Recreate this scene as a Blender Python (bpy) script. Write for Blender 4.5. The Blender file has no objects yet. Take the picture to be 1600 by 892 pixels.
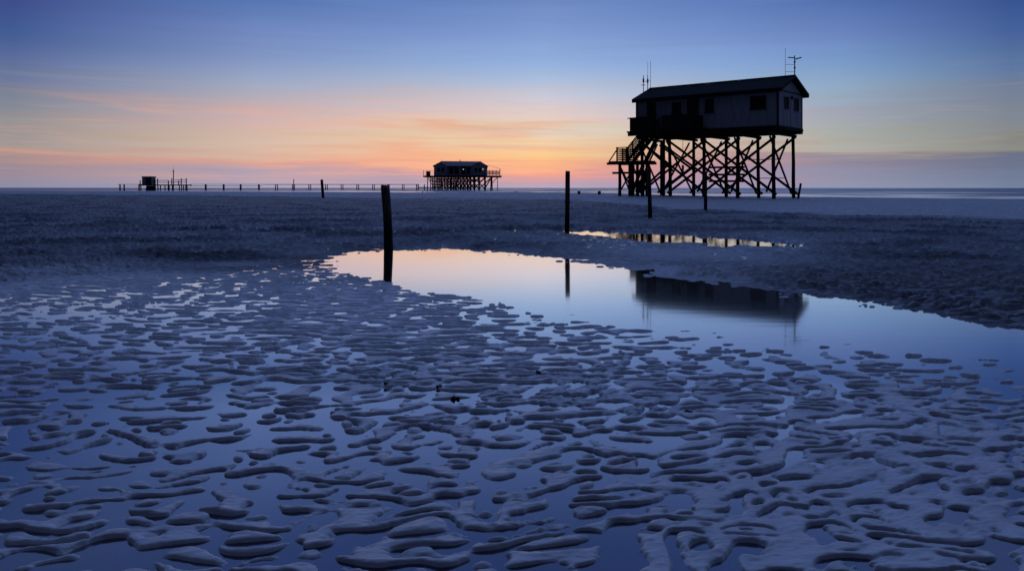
import bpy, bmesh, math, random
import numpy as np
from mathutils import Vector, Matrix, noise as mnoise
R = math.radians
random.seed(7)
rng = np.random.default_rng(11)
scene = bpy.context.scene
col = scene.collection

# ------------------------------------------------------------------ camera
F = 1250.0 / 1600.0 * 36.0          # focal length in mm, 36 mm wide sensor
H = 1.1                             # tripod height
HZ = 293.5                          # horizon row in the 1600 px wide photograph
cam_d = bpy.data.cameras.new("camera"); cam = bpy.data.objects.new("camera", cam_d)
col.objects.link(cam); scene.camera = cam
cam_d.sensor_width = 36.0; cam_d.lens = F
cam_d.shift_y = -(446 - HZ) / 1600.0
cam.location = (0, 0, H); cam.rotation_euler = (R(90), 0, 0)
cam_d.clip_start = 0.05; cam_d.clip_end = 30000
vs = scene.view_settings
scene.display_settings.display_device = 'sRGB'
vs.view_transform = 'Standard'; vs.look = 'None'; vs.exposure = 0; vs.gamma = 1
vs.use_curve_mapping = False
scene.cycles.use_denoising = True
scene.cycles.max_bounces = 5

def tag(o, label=None, cat=None, group=None, kind=None):
    if label: o['label'] = label
    if cat: o['category'] = cat
    if group: o['group'] = group
    if kind: o['kind'] = kind
    return o

# ------------------------------------------------------------------ materials
def lin(c):
    return tuple(((v / 255.0) / 12.92 if v / 255.0 <= 0.04045 else ((v / 255.0 + 0.055) / 1.055) ** 2.4) for v in c) + (1,)

def newmat(name):
    m = bpy.data.materials.new(name); m.use_nodes = True
    nt = m.node_tree; nt.nodes.clear()
    return m, nt, nt.nodes, nt.links

def simple(name, c1, c2, rough=0.7, scale=6.0, stretch=(1, 1, 1), bump=0.2, spec=0.4, metal=0.0, detail=5):
    m, nt, N, Lk = newmat(name)
    out = N.new('ShaderNodeOutputMaterial'); b = N.new('ShaderNodeBsdfPrincipled')
    tc = N.new('ShaderNodeTexCoord'); mp = N.new('ShaderNodeMapping'); mp.inputs['Scale'].default_value = stretch
    n = N.new('ShaderNodeTexNoise'); n.inputs['Scale'].default_value = scale; n.inputs['Detail'].default_value = detail
    r = N.new('ShaderNodeValToRGB'); r.color_ramp.elements[0].position = 0.35; r.color_ramp.elements[1].position = 0.68
    r.color_ramp.elements[0].color = (*c1, 1); r.color_ramp.elements[1].color = (*c2, 1)
    bp = N.new('ShaderNodeBump'); bp.inputs['Strength'].default_value = bump; bp.inputs['Distance'].default_value = 0.02
    Lk.new(tc.outputs['Object'], mp.inputs[0]); Lk.new(mp.outputs[0], n.inputs[0]); Lk.new(n.outputs[0], r.inputs[0])
    Lk.new(r.outputs[0], b.inputs['Base Color']); Lk.new(n.outputs[0], bp.inputs['Height']); Lk.new(bp.outputs[0], b.inputs['Normal'])
    b.inputs['Roughness'].default_value = rough; b.inputs['Specular IOR Level'].default_value = spec
    b.inputs['Metallic'].default_value = metal
    Lk.new(b.outputs[0], out.inputs[0])
    return m

M = {}
M['pile'] = simple('tarred_timber', (.012, .010, .009), (.035, .030, .026), .85, 5, (1, 1, .15), .4, .15)
M['beam'] = simple('dark_timber', (.010, .009, .008), (.03, .026, .022), .85, 4, (1, 1, 1), .4, .15)
M['rail'] = simple('weathered_rail_wood', (.012, .011, .010), (.035, .03, .028), .8, 6, (1, 1, 1), .3, .15)
M['roof'] = simple('roof_felt', (.006, .006, .006), (.012, .011, .011), .9, 3, (1, 1, 1), .4, .1)
M['wall'] = simple('painted_board', (.27, .27, .29), (.35, .35, .37), .7, 2.5, (1, 1, .3), .15, .2)
M['frame'] = simple('dark_window_frame', (.02, .018, .018), (.035, .03, .03), .6, 8, (1, 1, 1), .1, .3)
M['glass'] = simple('dim_glass', (.012, .011, .012), (.03, .024, .022), .6, 1.5, (1, 1, 1), .02, .05)
M['metal'] = simple('galvanised_metal', (.05, .05, .055), (.1, .1, .11), .5, 12, (1, 1, 1), .1, .4, .6)
M['weed'] = simple('black_seaweed', (.006, .007, .005), (.03, .028, .02), .5, 60, (1, 1, 1), .5, .4)
M['stone'] = simple('wet_dark_clod', (.03, .03, .035), (.06, .06, .06), .7, 3, (1, 1, 1), .4, .3)
M['fwall'] = simple('grey_blue_cladding', (.30, .34, .38), (.38, .42, .46), .8, .6, (1, 1, .3), .1, .2)
M['froof'] = simple('slate_blue_roof', (.13, .14, .16), (.18, .19, .21), .8, .5, (1, 1, 1), .1, .2)
M['ftrim'] = simple('red_brown_trim', (.05, .02, .015), (.08, .03, .02), .8, 1, (1, 1, 1), .1, .2)

def post_mat():
    m, nt, N, Lk = newmat('weathered_post_wood')
    out = N.new('ShaderNodeOutputMaterial'); b = N.new('ShaderNodeBsdfPrincipled')
    tc = N.new('ShaderNodeTexCoord'); mp = N.new('ShaderNodeMapping'); mp.inputs['Scale'].default_value = (1, 1, .08)
    n = N.new('ShaderNodeTexNoise'); n.inputs['Scale'].default_value = 45; n.inputs['Detail'].default_value = 7
    n2 = N.new('ShaderNodeTexNoise'); n2.inputs['Scale'].default_value = 7; n2.inputs['Detail'].default_value = 5
    r = N.new('ShaderNodeValToRGB'); r.color_ramp.elements[0].position = .38; r.color_ramp.elements[1].position = .66
    r.color_ramp.elements[0].color = (.02, .017, .014, 1); r.color_ramp.elements[1].color = (.14, .11, .085, 1)
    # dark tide-line weed and slime, a real stain with its own ragged edge
    sx = N.new('ShaderNodeSeparateXYZ'); ad = N.new('ShaderNodeMath'); ad.operation = 'MULTIPLY_ADD'
    ad.inputs[1].default_value = .35
    st = N.new('ShaderNodeMapRange'); st.inputs[1].default_value = .62; st.inputs[2].default_value = .82
    mx = N.new('ShaderNodeMix'); mx.data_type = 'RGBA'; mx.inputs['A'].default_value = (.010, .010, .010, 1)
    bp = N.new('ShaderNodeBump'); bp.inputs['Strength'].default_value = .8; bp.inputs['Distance'].default_value = .012
    Lk.new(tc.outputs['Object'], mp.inputs[0]); Lk.new(mp.outputs[0], n.inputs[0]); Lk.new(tc.outputs['Object'], n2.inputs[0])
    Lk.new(n.outputs[0], r.inputs[0]); Lk.new(tc.outputs['Object'], sx.inputs[0])
    Lk.new(n2.outputs[0], ad.inputs[0]); Lk.new(sx.outputs[2], ad.inputs[2]); Lk.new(ad.outputs[0], st.inputs[0])
    Lk.new(st.outputs[0], mx.inputs['Factor']); Lk.new(r.outputs[0], mx.inputs['B'])
    Lk.new(mx.outputs['Result'], b.inputs['Base Color']); Lk.new(n.outputs[0], bp.inputs['Height']); Lk.new(bp.outputs[0], b.inputs['Normal'])
    b.inputs['Roughness'].default_value = .75; b.inputs['Specular IOR Level'].default_value = .25
    Lk.new(b.outputs[0], out.inputs[0]); return m
M['post'] = post_mat()

def sand_mat():
    m, nt, N, Lk = newmat('wet_sand')
    out = N.new('ShaderNodeOutputMaterial'); b = N.new('ShaderNodeBsdfPrincipled')
    tc = N.new('ShaderNodeTexCoord')
    at = N.new('ShaderNodeAttribute'); at.attribute_name = 'wetness'       # 0 drained bank, 1 soaked ripple flat
    n1 = N.new('ShaderNodeTexNoise'); n1.inputs['Scale'].default_value = 9; n1.inputs['Detail'].default_value = 8
    n2 = N.new('ShaderNodeTexNoise'); n2.inputs['Scale'].default_value = 300; n2.inputs['Detail'].default_value = 3
    r = N.new('ShaderNodeValToRGB'); r.color_ramp.elements[0].position = .3; r.color_ramp.elements[1].position = .7
    r.color_ramp.elements[0].color = (.32, .322, .335, 1); r.color_ramp.elements[1].color = (.44, .438, .45, 1)
    dry = N.new('ShaderNodeMix'); dry.data_type = 'RGBA'; dry.inputs['A'].default_value = (.27, .272, .285, 1)
    Lk.new(tc.outputs['Object'], n1.inputs[0]); Lk.new(tc.outputs['Object'], n2.inputs[0]); Lk.new(n1.outputs[0], r.inputs[0])
    Lk.new(at.outputs['Fac'], dry.inputs['Factor']); Lk.new(r.outputs[0], dry.inputs['B'])
    a2 = N.new('ShaderNodeAttribute'); a2.attribute_name = 'ripple_shade'          # shade of the ripple faces, painted into the far flat's colour
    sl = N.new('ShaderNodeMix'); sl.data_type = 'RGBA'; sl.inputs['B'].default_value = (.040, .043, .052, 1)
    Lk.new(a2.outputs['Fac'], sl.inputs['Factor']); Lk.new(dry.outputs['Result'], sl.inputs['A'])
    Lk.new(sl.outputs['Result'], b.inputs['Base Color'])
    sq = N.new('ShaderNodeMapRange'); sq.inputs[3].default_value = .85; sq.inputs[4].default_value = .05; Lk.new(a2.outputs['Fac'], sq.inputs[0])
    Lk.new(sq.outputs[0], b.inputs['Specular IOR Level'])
    # fine combed streaks and grains
    mp = N.new('ShaderNodeMapping'); mp.inputs['Scale'].default_value = (14, 60, 30); mp.inputs['Rotation'].default_value = (0, 0, R(12))
    n3 = N.new('ShaderNodeTexNoise'); n3.inputs['Scale'].default_value = 1; n3.inputs['Detail'].default_value = 5; n3.inputs['Distortion'].default_value = .6
    Lk.new(tc.outputs['Object'], mp.inputs[0]); Lk.new(mp.outputs[0], n3.inputs[0])
    b1 = N.new('ShaderNodeBump'); b1.inputs['Strength'].default_value = .55; b1.inputs['Distance'].default_value = .007
    b2 = N.new('ShaderNodeBump'); b2.inputs['Strength'].default_value = .30; b2.inputs['Distance'].default_value = .0022
    Lk.new(n3.outputs[0], b1.inputs['Height']); Lk.new(n2.outputs[0], b2.inputs['Height'])
    Lk.new(b1.outputs[0], b2.inputs['Normal']); Lk.new(b2.outputs[0], b.inputs['Normal'])
    a3 = N.new('ShaderNodeAttribute'); a3.attribute_name = 'film'          # water film left in the troughs
    mr = N.new('ShaderNodeMapRange'); mr.inputs[3].default_value = .75; mr.inputs[4].default_value = .16
    Lk.new(a3.outputs['Fac'], mr.inputs[0]); Lk.new(mr.outputs[0], b.inputs['Roughness'])
    Lk.new(b.outputs[0], out.inputs[0]); return m
M['sand'] = sand_mat()

def water_mat():
    m, nt, N, Lk = newmat('tide_pool_water')
    out = N.new('ShaderNodeOutputMaterial')
    gl = N.new('ShaderNodeBsdfGlossy'); gl.inputs['Roughness'].default_value = .055; gl.inputs['Color'].default_value = (1, 1, 1, 1)
    tr = N.new('ShaderNodeBsdfTransparent'); tr.inputs['Color'].default_value = (.15, .19, .32, 1)
    ge = N.new('ShaderNodeLayerWeight'); ge.inputs['Blend'].default_value = .5
    pw = N.new('ShaderNodeMath'); pw.operation = 'POWER'; pw.inputs[1].default_value = 4.0; Lk.new(ge.outputs['Facing'], pw.inputs[0])
    lw = N.new('ShaderNodeMath'); lw.operation = 'MULTIPLY_ADD'; lw.use_clamp = True; lw.inputs[1].default_value = 1.55; lw.inputs[2].default_value = .02; Lk.new(pw.outputs[0], lw.inputs[0])
    tc = N.new('ShaderNodeTexCoord'); mp = N.new('ShaderNodeMapping'); mp.inputs['Scale'].default_value = (1.2, 7, 1)
    n = N.new('ShaderNodeTexNoise'); n.inputs['Scale'].default_value = 1.0; n.inputs['Detail'].default_value = 2
    bp = N.new('ShaderNodeBump'); bp.inputs['Strength'].default_value = .06; bp.inputs['Distance'].default_value = .004
    Lk.new(tc.outputs['Object'], mp.inputs[0]); Lk.new(mp.outputs[0], n.inputs[0]); Lk.new(n.outputs[0], bp.inputs['Height'])
    Lk.new(bp.outputs[0], gl.inputs['Normal'])
    mx = N.new('ShaderNodeMixShader'); Lk.new(lw.outputs[0], mx.inputs[0]); Lk.new(tr.outputs[0], mx.inputs[1]); Lk.new(gl.outputs[0], mx.inputs[2])
    Lk.new(mx.outputs[0], out.inputs[0]); return m
M['water'] = water_mat()

def sea_mat():
    m, nt, N, Lk = newmat('sea_water')
    out = N.new('ShaderNodeOutputMaterial'); b = N.new('ShaderNodeBsdfPrincipled')
    b.inputs['Base Color'].default_value = (.030, .045, .085, 1); b.inputs['Roughness'].default_value = .28
    b.inputs['IOR'].default_value = 1.36
    tc = N.new('ShaderNodeTexCoord'); mp = N.new('ShaderNodeMapping'); mp.inputs['Scale'].default_value = (.02, .10, 1)
    n = N.new('ShaderNodeTexNoise'); n.inputs['Scale'].default_value = 1.0; n.inputs['Detail'].default_value = 6; n.inputs['Roughness'].default_value = .65
    bp = N.new('ShaderNodeBump'); bp.inputs['Strength'].default_value = .9; bp.inputs['Distance'].default_value = 1.2
    Lk.new(tc.outputs['Object'], mp.inputs[0]); Lk.new(mp.outputs[0], n.inputs[0]); Lk.new(n.outputs[0], bp.inputs['Height'])
    Lk.new(bp.outputs[0], b.inputs['Normal'])
    # surf: thin broken bands of foam, an attribute laid along the beach
    at = N.new('ShaderNodeAttribute'); at.attribute_name = 'foam'
    mp2 = N.new('ShaderNodeMapping'); mp2.inputs['Scale'].default_value = (.012, .12, 1); mp2.inputs['Location'].default_value = (4, 9, 0)
    n2 = N.new('ShaderNodeTexNoise'); n2.inputs['Scale'].default_value = 1.0; n2.inputs['Detail'].default_value = 5
    Lk.new(tc.outputs['Object'], mp2.inputs[0]); Lk.new(mp2.outputs[0], n2.inputs[0])
    th = N.new('ShaderNodeMapRange'); th.inputs[1].default_value = .35; th.inputs[2].default_value = .6; th.inputs[3].default_value = .45; th.inputs[4].default_value = 1
    Lk.new(n2.outputs[0], th.inputs[0])
    ad = N.new('ShaderNodeMath'); ad.operation = 'MULTIPLY'; Lk.new(th.outputs[0], ad.inputs[0]); Lk.new(at.outputs['Fac'], ad.inputs[1]); ad.use_clamp = True
    fo = N.new('ShaderNodeBsdfPrincipled'); fo.inputs['Base Color'].default_value = (.9, .91, .93, 1); fo.inputs['Roughness'].default_value = .15; fo.inputs['IOR'].default_value = 2.2
    mx = N.new('ShaderNodeMixShader'); Lk.new(ad.outputs[0], mx.inputs[0]); Lk.new(b.outputs[0], mx.inputs[1]); Lk.new(fo.outputs[0], mx.inputs[2])
    Lk.new(mx.outputs[0], out.inputs[0]); return m
M['sea'] = sea_mat()

# ------------------------------------------------------------------ sky
def build_world():
    w = bpy.data.worlds.new("World"); scene.world = w; w.use_nodes = True
    nt = w.node_tree; N = nt.nodes; Lk = nt.links; N.clear()
    out = N.new('ShaderNodeOutputWorld'); bg = N.new('ShaderNodeBackground')
    tc = N.new('ShaderNodeTexCoord'); sp = N.new('ShaderNodeSeparateXYZ'); Lk.new(tc.outputs['Generated'], sp.inputs[0])
    def math_(op, a, b=None, clamp=False):
        n = N.new('ShaderNodeMath'); n.operation = op; n.use_clamp = clamp
        for i, v in enumerate((a, b)):
            if v is None: continue
            if isinstance(v, (int, float)): n.inputs[i].default_value = v
            else: Lk.new(v, n.inputs[i])
        return n.outputs[0]
    X, Y, Z = sp.outputs
    az = math_('ARCTAN2', X, Y)
    hyp = math_('SQRT', math_('ADD', math_('MULTIPLY', X, X), math_('MULTIPLY', Y, Y)))
    s = math_('DIVIDE', Z, math_('MAXIMUM', hyp, 1e-4))
    # long thin streaks of cloud
    cb = N.new('ShaderNodeCombineXYZ')
    Lk.new(math_('MULTIPLY', az, 3.2), cb.inputs[0])
    Lk.new(math_('MULTIPLY', s, 70.0), cb.inputs[1])
    n1 = N.new('ShaderNodeTexNoise'); n1.inputs['Scale'].default_value = 1; n1.inputs['Detail'].default_value = 6; n1.inputs['Roughness'].default_value = .55
    n1.inputs['Distortion'].default_value = .5
    Lk.new(cb.outputs[0], n1.inputs[0])
    lowband = N.new('ShaderNodeMapRange'); lowband.inputs[1].default_value = .02; lowband.inputs[2].default_value = .16; lowband.inputs[3].default_value = 1; lowband.inputs[4].default_value = .15
    Lk.new(s, lowband.inputs[0])
    off = math_('MULTIPLY', math_('MULTIPLY', math_('SUBTRACT', n1.outputs[0], .5), .085), lowband.outputs[0])
    rise = N.new('ShaderNodeMapRange'); rise.inputs[1].default_value = 0; rise.inputs[2].default_value = .02
    Lk.new(s, rise.inputs[0])
    s2 = math_('ADD', s, math_('MULTIPLY', off, rise.outputs[0]))
    p = math_('MULTIPLY', s2, 1 / 1.5, True)
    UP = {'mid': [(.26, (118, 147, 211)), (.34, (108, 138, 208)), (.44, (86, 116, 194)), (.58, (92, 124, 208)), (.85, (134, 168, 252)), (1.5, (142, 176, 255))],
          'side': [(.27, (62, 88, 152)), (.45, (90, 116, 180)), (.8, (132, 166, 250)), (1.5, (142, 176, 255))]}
    cols = [
        (20, 'side', [(0, (62, 78, 140)), (50, (66, 92, 148)), (90, (90, 108, 155)), (130, (115, 125, 152)), (170, (137, 140, 150)), (210, (158, 150, 147)), (245, (175, 146, 140)), (262, (155, 138, 150)), (290, (140, 140, 165))]),
        (400, 'mid', [(0, (85, 118, 178)), (45, (112, 135, 190)), (90, (130, 150, 195)), (130, (160, 170, 195)), (165, (188, 176, 185)), (190, (212, 178, 172)), (225, (215, 188, 168)), (240, (216, 178, 160)), (256, (226, 164, 148)), (268, (198, 165, 170)), (290, (165, 160, 185))]),
        (640, 'mid', [(0, (98, 128, 188)), (50, (120, 146, 202)), (100, (145, 170, 212)), (130, (172, 182, 206)), (160, (205, 190, 195)), (185, (228, 195, 178)), (215, (230, 200, 165)), (235, (242, 185, 150)), (255, (248, 176, 142)), (270, (222, 165, 160)), (290, (172, 160, 182))]),
        (850, 'mid', [(0, (110, 138, 195)), (50, (128, 155, 208)), (100, (147, 177, 222)), (130, (178, 192, 217)), (150, (205, 201, 211)), (185, (230, 208, 200)), (205, (230, 214, 190)), (225, (244, 206, 165)), (240, (254, 203, 138)), (255, (254, 188, 136)), (270, (248, 165, 140)), (285, (205, 160, 170)), (291, (185, 168, 190))]),
        (1120, 'mid', [(0, (95, 124, 186)), (50, (115, 143, 200)), (100, (135, 165, 213)), (140, (160, 180, 207)), (180, (190, 185, 192)), (205, (200, 192, 182)), (225, (202, 182, 168)), (240, (198, 165, 156)), (262, (188, 146, 156)), (290, (165, 150, 180))]),
        (1320, 'mid', [(0, (82, 112, 175)), (50, (105, 132, 190)), (100, (122, 155, 200)), (140, (145, 170, 195)), (180, (160, 165, 180)), (205, (165, 172, 170)), (230, (176, 168, 155)), (240, (140, 132, 150)), (265, (145, 138, 160)), (290, (145, 150, 175))]),
        (1580, 'side', [(0, (56, 84, 145)), (50, (70, 98, 155)), (100, (92, 118, 160)), (140, (115, 128, 155)), (180, (127, 135, 147)), (210, (137, 138, 135)), (234, (137, 132, 127)), (242, (105, 112, 135)), (290, (115, 128, 155))])]
    prev = None; pa = None
    for px, up, st in cols:
        a = math.atan((px - 800) / 1250.0); ca = math.cos(a)
        r = N.new('ShaderNodeValToRGB'); els = r.color_ramp.elements
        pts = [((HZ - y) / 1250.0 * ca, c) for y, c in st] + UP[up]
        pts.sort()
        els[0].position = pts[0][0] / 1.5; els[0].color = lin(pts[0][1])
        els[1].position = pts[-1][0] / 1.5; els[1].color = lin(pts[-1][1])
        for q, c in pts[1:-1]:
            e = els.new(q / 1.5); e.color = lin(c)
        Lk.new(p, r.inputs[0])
        if prev is None: prev = r.outputs[0]
        else:
            f = N.new('ShaderNodeMapRange'); f.inputs[1].default_value = pa; f.inputs[2].default_value = a; Lk.new(az, f.inputs[0])
            mx = N.new('ShaderNodeMix'); mx.data_type = 'RGBA'
            Lk.new(f.outputs[0], mx.inputs['Factor']); Lk.new(prev, mx.inputs['A']); Lk.new(r.outputs[0], mx.inputs['B'])
            prev = mx.outputs['Result']
        pa = a
    # the half of the sky away from the sunset is much darker
    r = N.new('ShaderNodeValToRGB'); els = r.color_ramp.elements
    els[0].position = 0; els[0].color = lin((24, 27, 40)); els[1].position = 1; els[1].color = lin((56, 66, 100))
    for q, c in ((.15, (26, 30, 46)), (.45, (34, 40, 64)), (.7, (44, 52, 82))):
        e = els.new(q); e.color = lin(c)
    Lk.new(p, r.inputs[0])
    fb = N.new('ShaderNodeMapRange'); fb.inputs[1].default_value = .80; fb.inputs[2].default_value = -.22; fb.interpolation_type = 'SMOOTHSTEP'
    fb.inputs[3].default_value = 0; fb.inputs[4].default_value = 1
    Lk.new(math_('ADD', Y, math_('MULTIPLY', X, .22)), fb.inputs[0])
    mx = N.new('ShaderNodeMix'); mx.data_type = 'RGBA'
    Lk.new(fb.outputs[0], mx.inputs['Factor']); Lk.new(prev, mx.inputs['A']); Lk.new(r.outputs[0], mx.inputs['B'])
    # peach streaks of lit cloud low over the sunset, and a few dull ones at the horizon
    def ramp4(v, a, b, c, d):
        r1 = N.new('ShaderNodeMapRange'); r1.interpolation_type = 'SMOOTHSTEP'; r1.inputs[1].default_value = a; r1.inputs[2].default_value = b; Lk.new(v, r1.inputs[0])
        r2 = N.new('ShaderNodeMapRange'); r2.interpolation_type = 'SMOOTHSTEP'; r2.inputs[1].default_value = d; r2.inputs[2].default_value = c; Lk.new(v, r2.inputs[0])
        return math_('MULTIPLY', r1.outputs[0], r2.outputs[0])
    def streak(sx, sy, seed, lo, hi, mask, colr):
        nonlocal mx
        cb2 = N.new('ShaderNodeCombineXYZ'); Lk.new(math_('MULTIPLY', az, sx), cb2.inputs[0])
        Lk.new(math_('ADD', math_('MULTIPLY', s, sy), math_('MULTIPLY', az, 1.2)), cb2.inputs[1]); cb2.inputs[2].default_value = seed
        nn = N.new('ShaderNodeTexNoise'); nn.inputs['Scale'].default_value = 1; nn.inputs['Detail'].default_value = 7; nn.inputs['Roughness'].default_value = .6
        nn.inputs['Distortion'].default_value = .8
        Lk.new(cb2.outputs[0], nn.inputs[0])
        t = N.new('ShaderNodeMapRange'); t.interpolation_type = 'SMOOTHSTEP'; t.inputs[1].default_value = lo; t.inputs[2].default_value = hi; Lk.new(nn.outputs[0], t.inputs[0])
        f = math_('MULTIPLY', t.outputs[0], mask, True)
        m2 = N.new('ShaderNodeMix'); m2.data_type = 'RGBA'; Lk.new(f, m2.inputs['Factor']); Lk.new(mx.outputs['Result'], m2.inputs['A']); m2.inputs['B'].default_value = lin(colr)
        mx = m2
    streak(3.5, 60, 3.1, .46, .66, math_('MULTIPLY', math_('MULTIPLY', ramp4(s, .022, .045, .075, .115), ramp4(az, -.9, -.35, .0, .22)), .60), (240, 168, 142))
    streak(4.0, 75, 9.7, .50, .68, math_('MULTIPLY', math_('MULTIPLY', ramp4(s, .03, .05, .10, .15), ramp4(az, -.9, -.2, .5, .8)), .22), (190, 178, 178))
    streak(7.0, 170, 5.3, .58, .68, math_('MULTIPLY', ramp4(s, .006, .012, .020, .030), .45), (150, 142, 170))
    streak(6.0, 150, 7.9, .60, .70, math_('MULTIPLY', math_('MULTIPLY', ramp4(s, .05, .07, .085, .10), ramp4(az, .3, .4, .6, .8)), .35), (120, 128, 140))
    # pale wisps lifting the value a little
    wv = N.new('ShaderNodeMapRange'); wv.inputs[1].default_value = .3; wv.inputs[2].default_value = .7; wv.inputs[3].default_value = .95; wv.inputs[4].default_value = 1.05
    Lk.new(n1.outputs[0], wv.inputs[0])
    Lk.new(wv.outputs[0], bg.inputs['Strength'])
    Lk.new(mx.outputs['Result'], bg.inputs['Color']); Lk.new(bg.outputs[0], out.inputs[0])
build_world()

# ------------------------------------------------------------------ mesh helpers
def link(name, me, mat, parent=None):
    o = bpy.data.objects.new(name, me); col.objects.link(o)
    if mat: me.materials.append(M[mat] if isinstance(mat, str) else mat)
    if parent: o.parent = parent
    return o

def empty(name, loc=(0, 0, 0), rz=0):
    o = bpy.data.objects.new(name, None); col.objects.link(o); o.location = loc; o.rotation_euler = (0, 0, rz)
    o.empty_display_size = .3
    return o

class MB:
    def __init__(s): s.v = []; s.f = []
    def add(s, vs_, fs):
        b = len(s.v); s.v += [tuple(v) for v in vs_]; s.f += [tuple(b + i for i in f) for f in fs]; return s
    def box(s, x0, x1, y0, y1, z0, z1):
        return s.add([(x0, y0, z0), (x1, y0, z0), (x1, y1, z0), (x0, y1, z0), (x0, y0, z1), (x1, y0, z1), (x1, y1, z1), (x0, y1, z1)],
                     [(0, 3, 2, 1), (4, 5, 6, 7), (0, 1, 5, 4), (1, 2, 6, 5), (2, 3, 7, 6), (3, 0, 4, 7)])
    def bar(s, a, b, w, d, up=(0, 0, 1)):
        a = Vector(a); b = Vector(b); t = (b - a).normalized(); u = Vector(up)
        if abs(t.dot(u)) > .95: u = Vector((1, 0, 0))
        x = t.cross(u).normalized() * (w / 2); y = x.cross(t).normalized() * (d / 2)
        vs_ = [p + q for p in (a, b) for q in (-x - y, x - y, x + y, -x + y)]
        return s.add(vs_, [(0, 3, 2, 1), (4, 5, 6, 7), (0, 1, 5, 4), (1, 2, 6, 5), (2, 3, 7, 6), (3, 0, 4, 7)])
    def log(s, a, b, r0, r1, n=10, seg=6, wob=.0, seed=0):
        a = Vector(a); b = Vector(b); t = (b - a).normalized(); u = Vector((0, 1, 0)) if abs(t.y) < .9 else Vector((1, 0, 0))
        x = t.cross(u).normalized(); y = t.cross(x)
        base = []
        for k in range(seg + 1):
            q = k / seg; c = a.lerp(b, q) + (x * mnoise.noise(Vector((seed, q * 2.3, 0))) + y * mnoise.noise(Vector((seed, q * 2.3, 9)))) * wob * math.sin(math.pi * min(1, q * 1.0))
            r = r0 + (r1 - r0) * q
            for j in range(n):
                an = 2 * math.pi * j / n
                rr = r * (1 + .08 * mnoise.noise(Vector((seed + math.cos(an) * 1.5, math.sin(an) * 1.5, q * 4))))
                base.append(c + x * math.cos(an) * rr + y * math.sin(an) * rr)
        fs = []
        for k in range(seg):
            for j in range(n):
                i0 = k * n + j; i1 = k * n + (j + 1) % n
                fs.append((i0, i1, i1 + n, i0 + n))
        fs.append(tuple(range(n - 1, -1, -1))); fs.append(tuple(seg * n + j for j in range(n)))
        return s.add(base, fs)
    def build(s, name, mat, parent=None, smooth=False):
        me = bpy.data.meshes.new(name); me.from_pydata(s.v, [], s.f)
        bm = bmesh.new(); bm.from_mesh(me); bmesh.ops.recalc_face_normals(bm, faces=bm.faces); bm.to_mesh(me); bm.free()
        if smooth:
            me.polygons.foreach_set('use_smooth', [True] * len(me.polygons))
        return link(name, me, mat, parent)

# ------------------------------------------------------------------ ground shape
def tile(size, npx, lam, ang_sig, rad_sig, tilt, seed, ax=1.0):
    """periodic random ripple field: band-passed noise whose crests run mostly across the view"""
    g = np.random.default_rng(seed)
    wn = np.fft.fft2(g.standard_normal((npx, npx)))
    k = np.fft.fftfreq(npx, d=size / npx)
    kx, ky = np.meshgrid(k, k)
    c, s_ = math.cos(tilt), math.sin(tilt)
    kx2 = (kx * c + ky * s_) * ax; ky2 = -kx * s_ + ky * c
    kk = np.hypot(kx2, ky2) + 1e-9
    th = np.arctan2(np.abs(kx2), np.abs(ky2))
    k0 = 1.0 / lam
    S = np.exp(-.5 * (np.log(kk / k0) / rad_sig) ** 2) * np.exp(-.5 * (th / ang_sig) ** 2)
    f = np.real(np.fft.ifft2(wn * S)); f -= f.mean(); f /= f.std()
    return f.astype(np.float32), size

def samp(T, x, y):
    t, size = T; n = t.shape[0]
    u = (x / size * n) % n; v = (y / size * n) % n
    i = np.floor(u).astype(np.int64); j = np.floor(v).astype(np.int64); fu = (u - i).astype(np.float32); fv = (v - j).astype(np.float32)
    i0 = i % n; i1 = (i + 1) % n; j0 = j % n; j1 = (j + 1) % n
    return (t[j0, i0] * (1 - fu) + t[j0, i1] * fu) * (1 - fv) + (t[j1, i0] * (1 - fu) + t[j1, i1] * fu) * fv

def sst(a, b, x):
    t = np.clip((x - a) / (b - a), 0, 1); return t * t * (3 - 2 * t)

T_A = tile(13.0, 1600, .185, .95, .38, R(12), 3, 1.15)
T_B = tile(13.0, 1600, .18, .60, .34, R(-2), 5, 1.35)
T_C = tile(40.0, 1024, .62, .45, .35, R(2), 8)
T_D = tile(17.0, 1500, .25, .62, .34, R(-4), 41, .95)
T_X = tile(12.0, 1200, .30, .55, .35, R(80), 51, 1.0)
T_F = tile(5.0, 1024, .045, .55, .45, R(15), 12)
T_L = tile(90.0, 512, 6.0, .9, .5, 0, 15)
T_W = tile(17.0, 512, .9, 1.2, .5, 0, 19)

SHORE = ([-400, 0, 200, 300, 640, 900, 1000, 1200, 1400, 1600, 2200], [330, 320, 285, 250, 190, 150, 122, 104, 90, 78, 62])

def shoreY(x, y):
    px = 800 + 1250 * x / np.maximum(y, 1.0)
    return np.interp(px, *SHORE)

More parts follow.
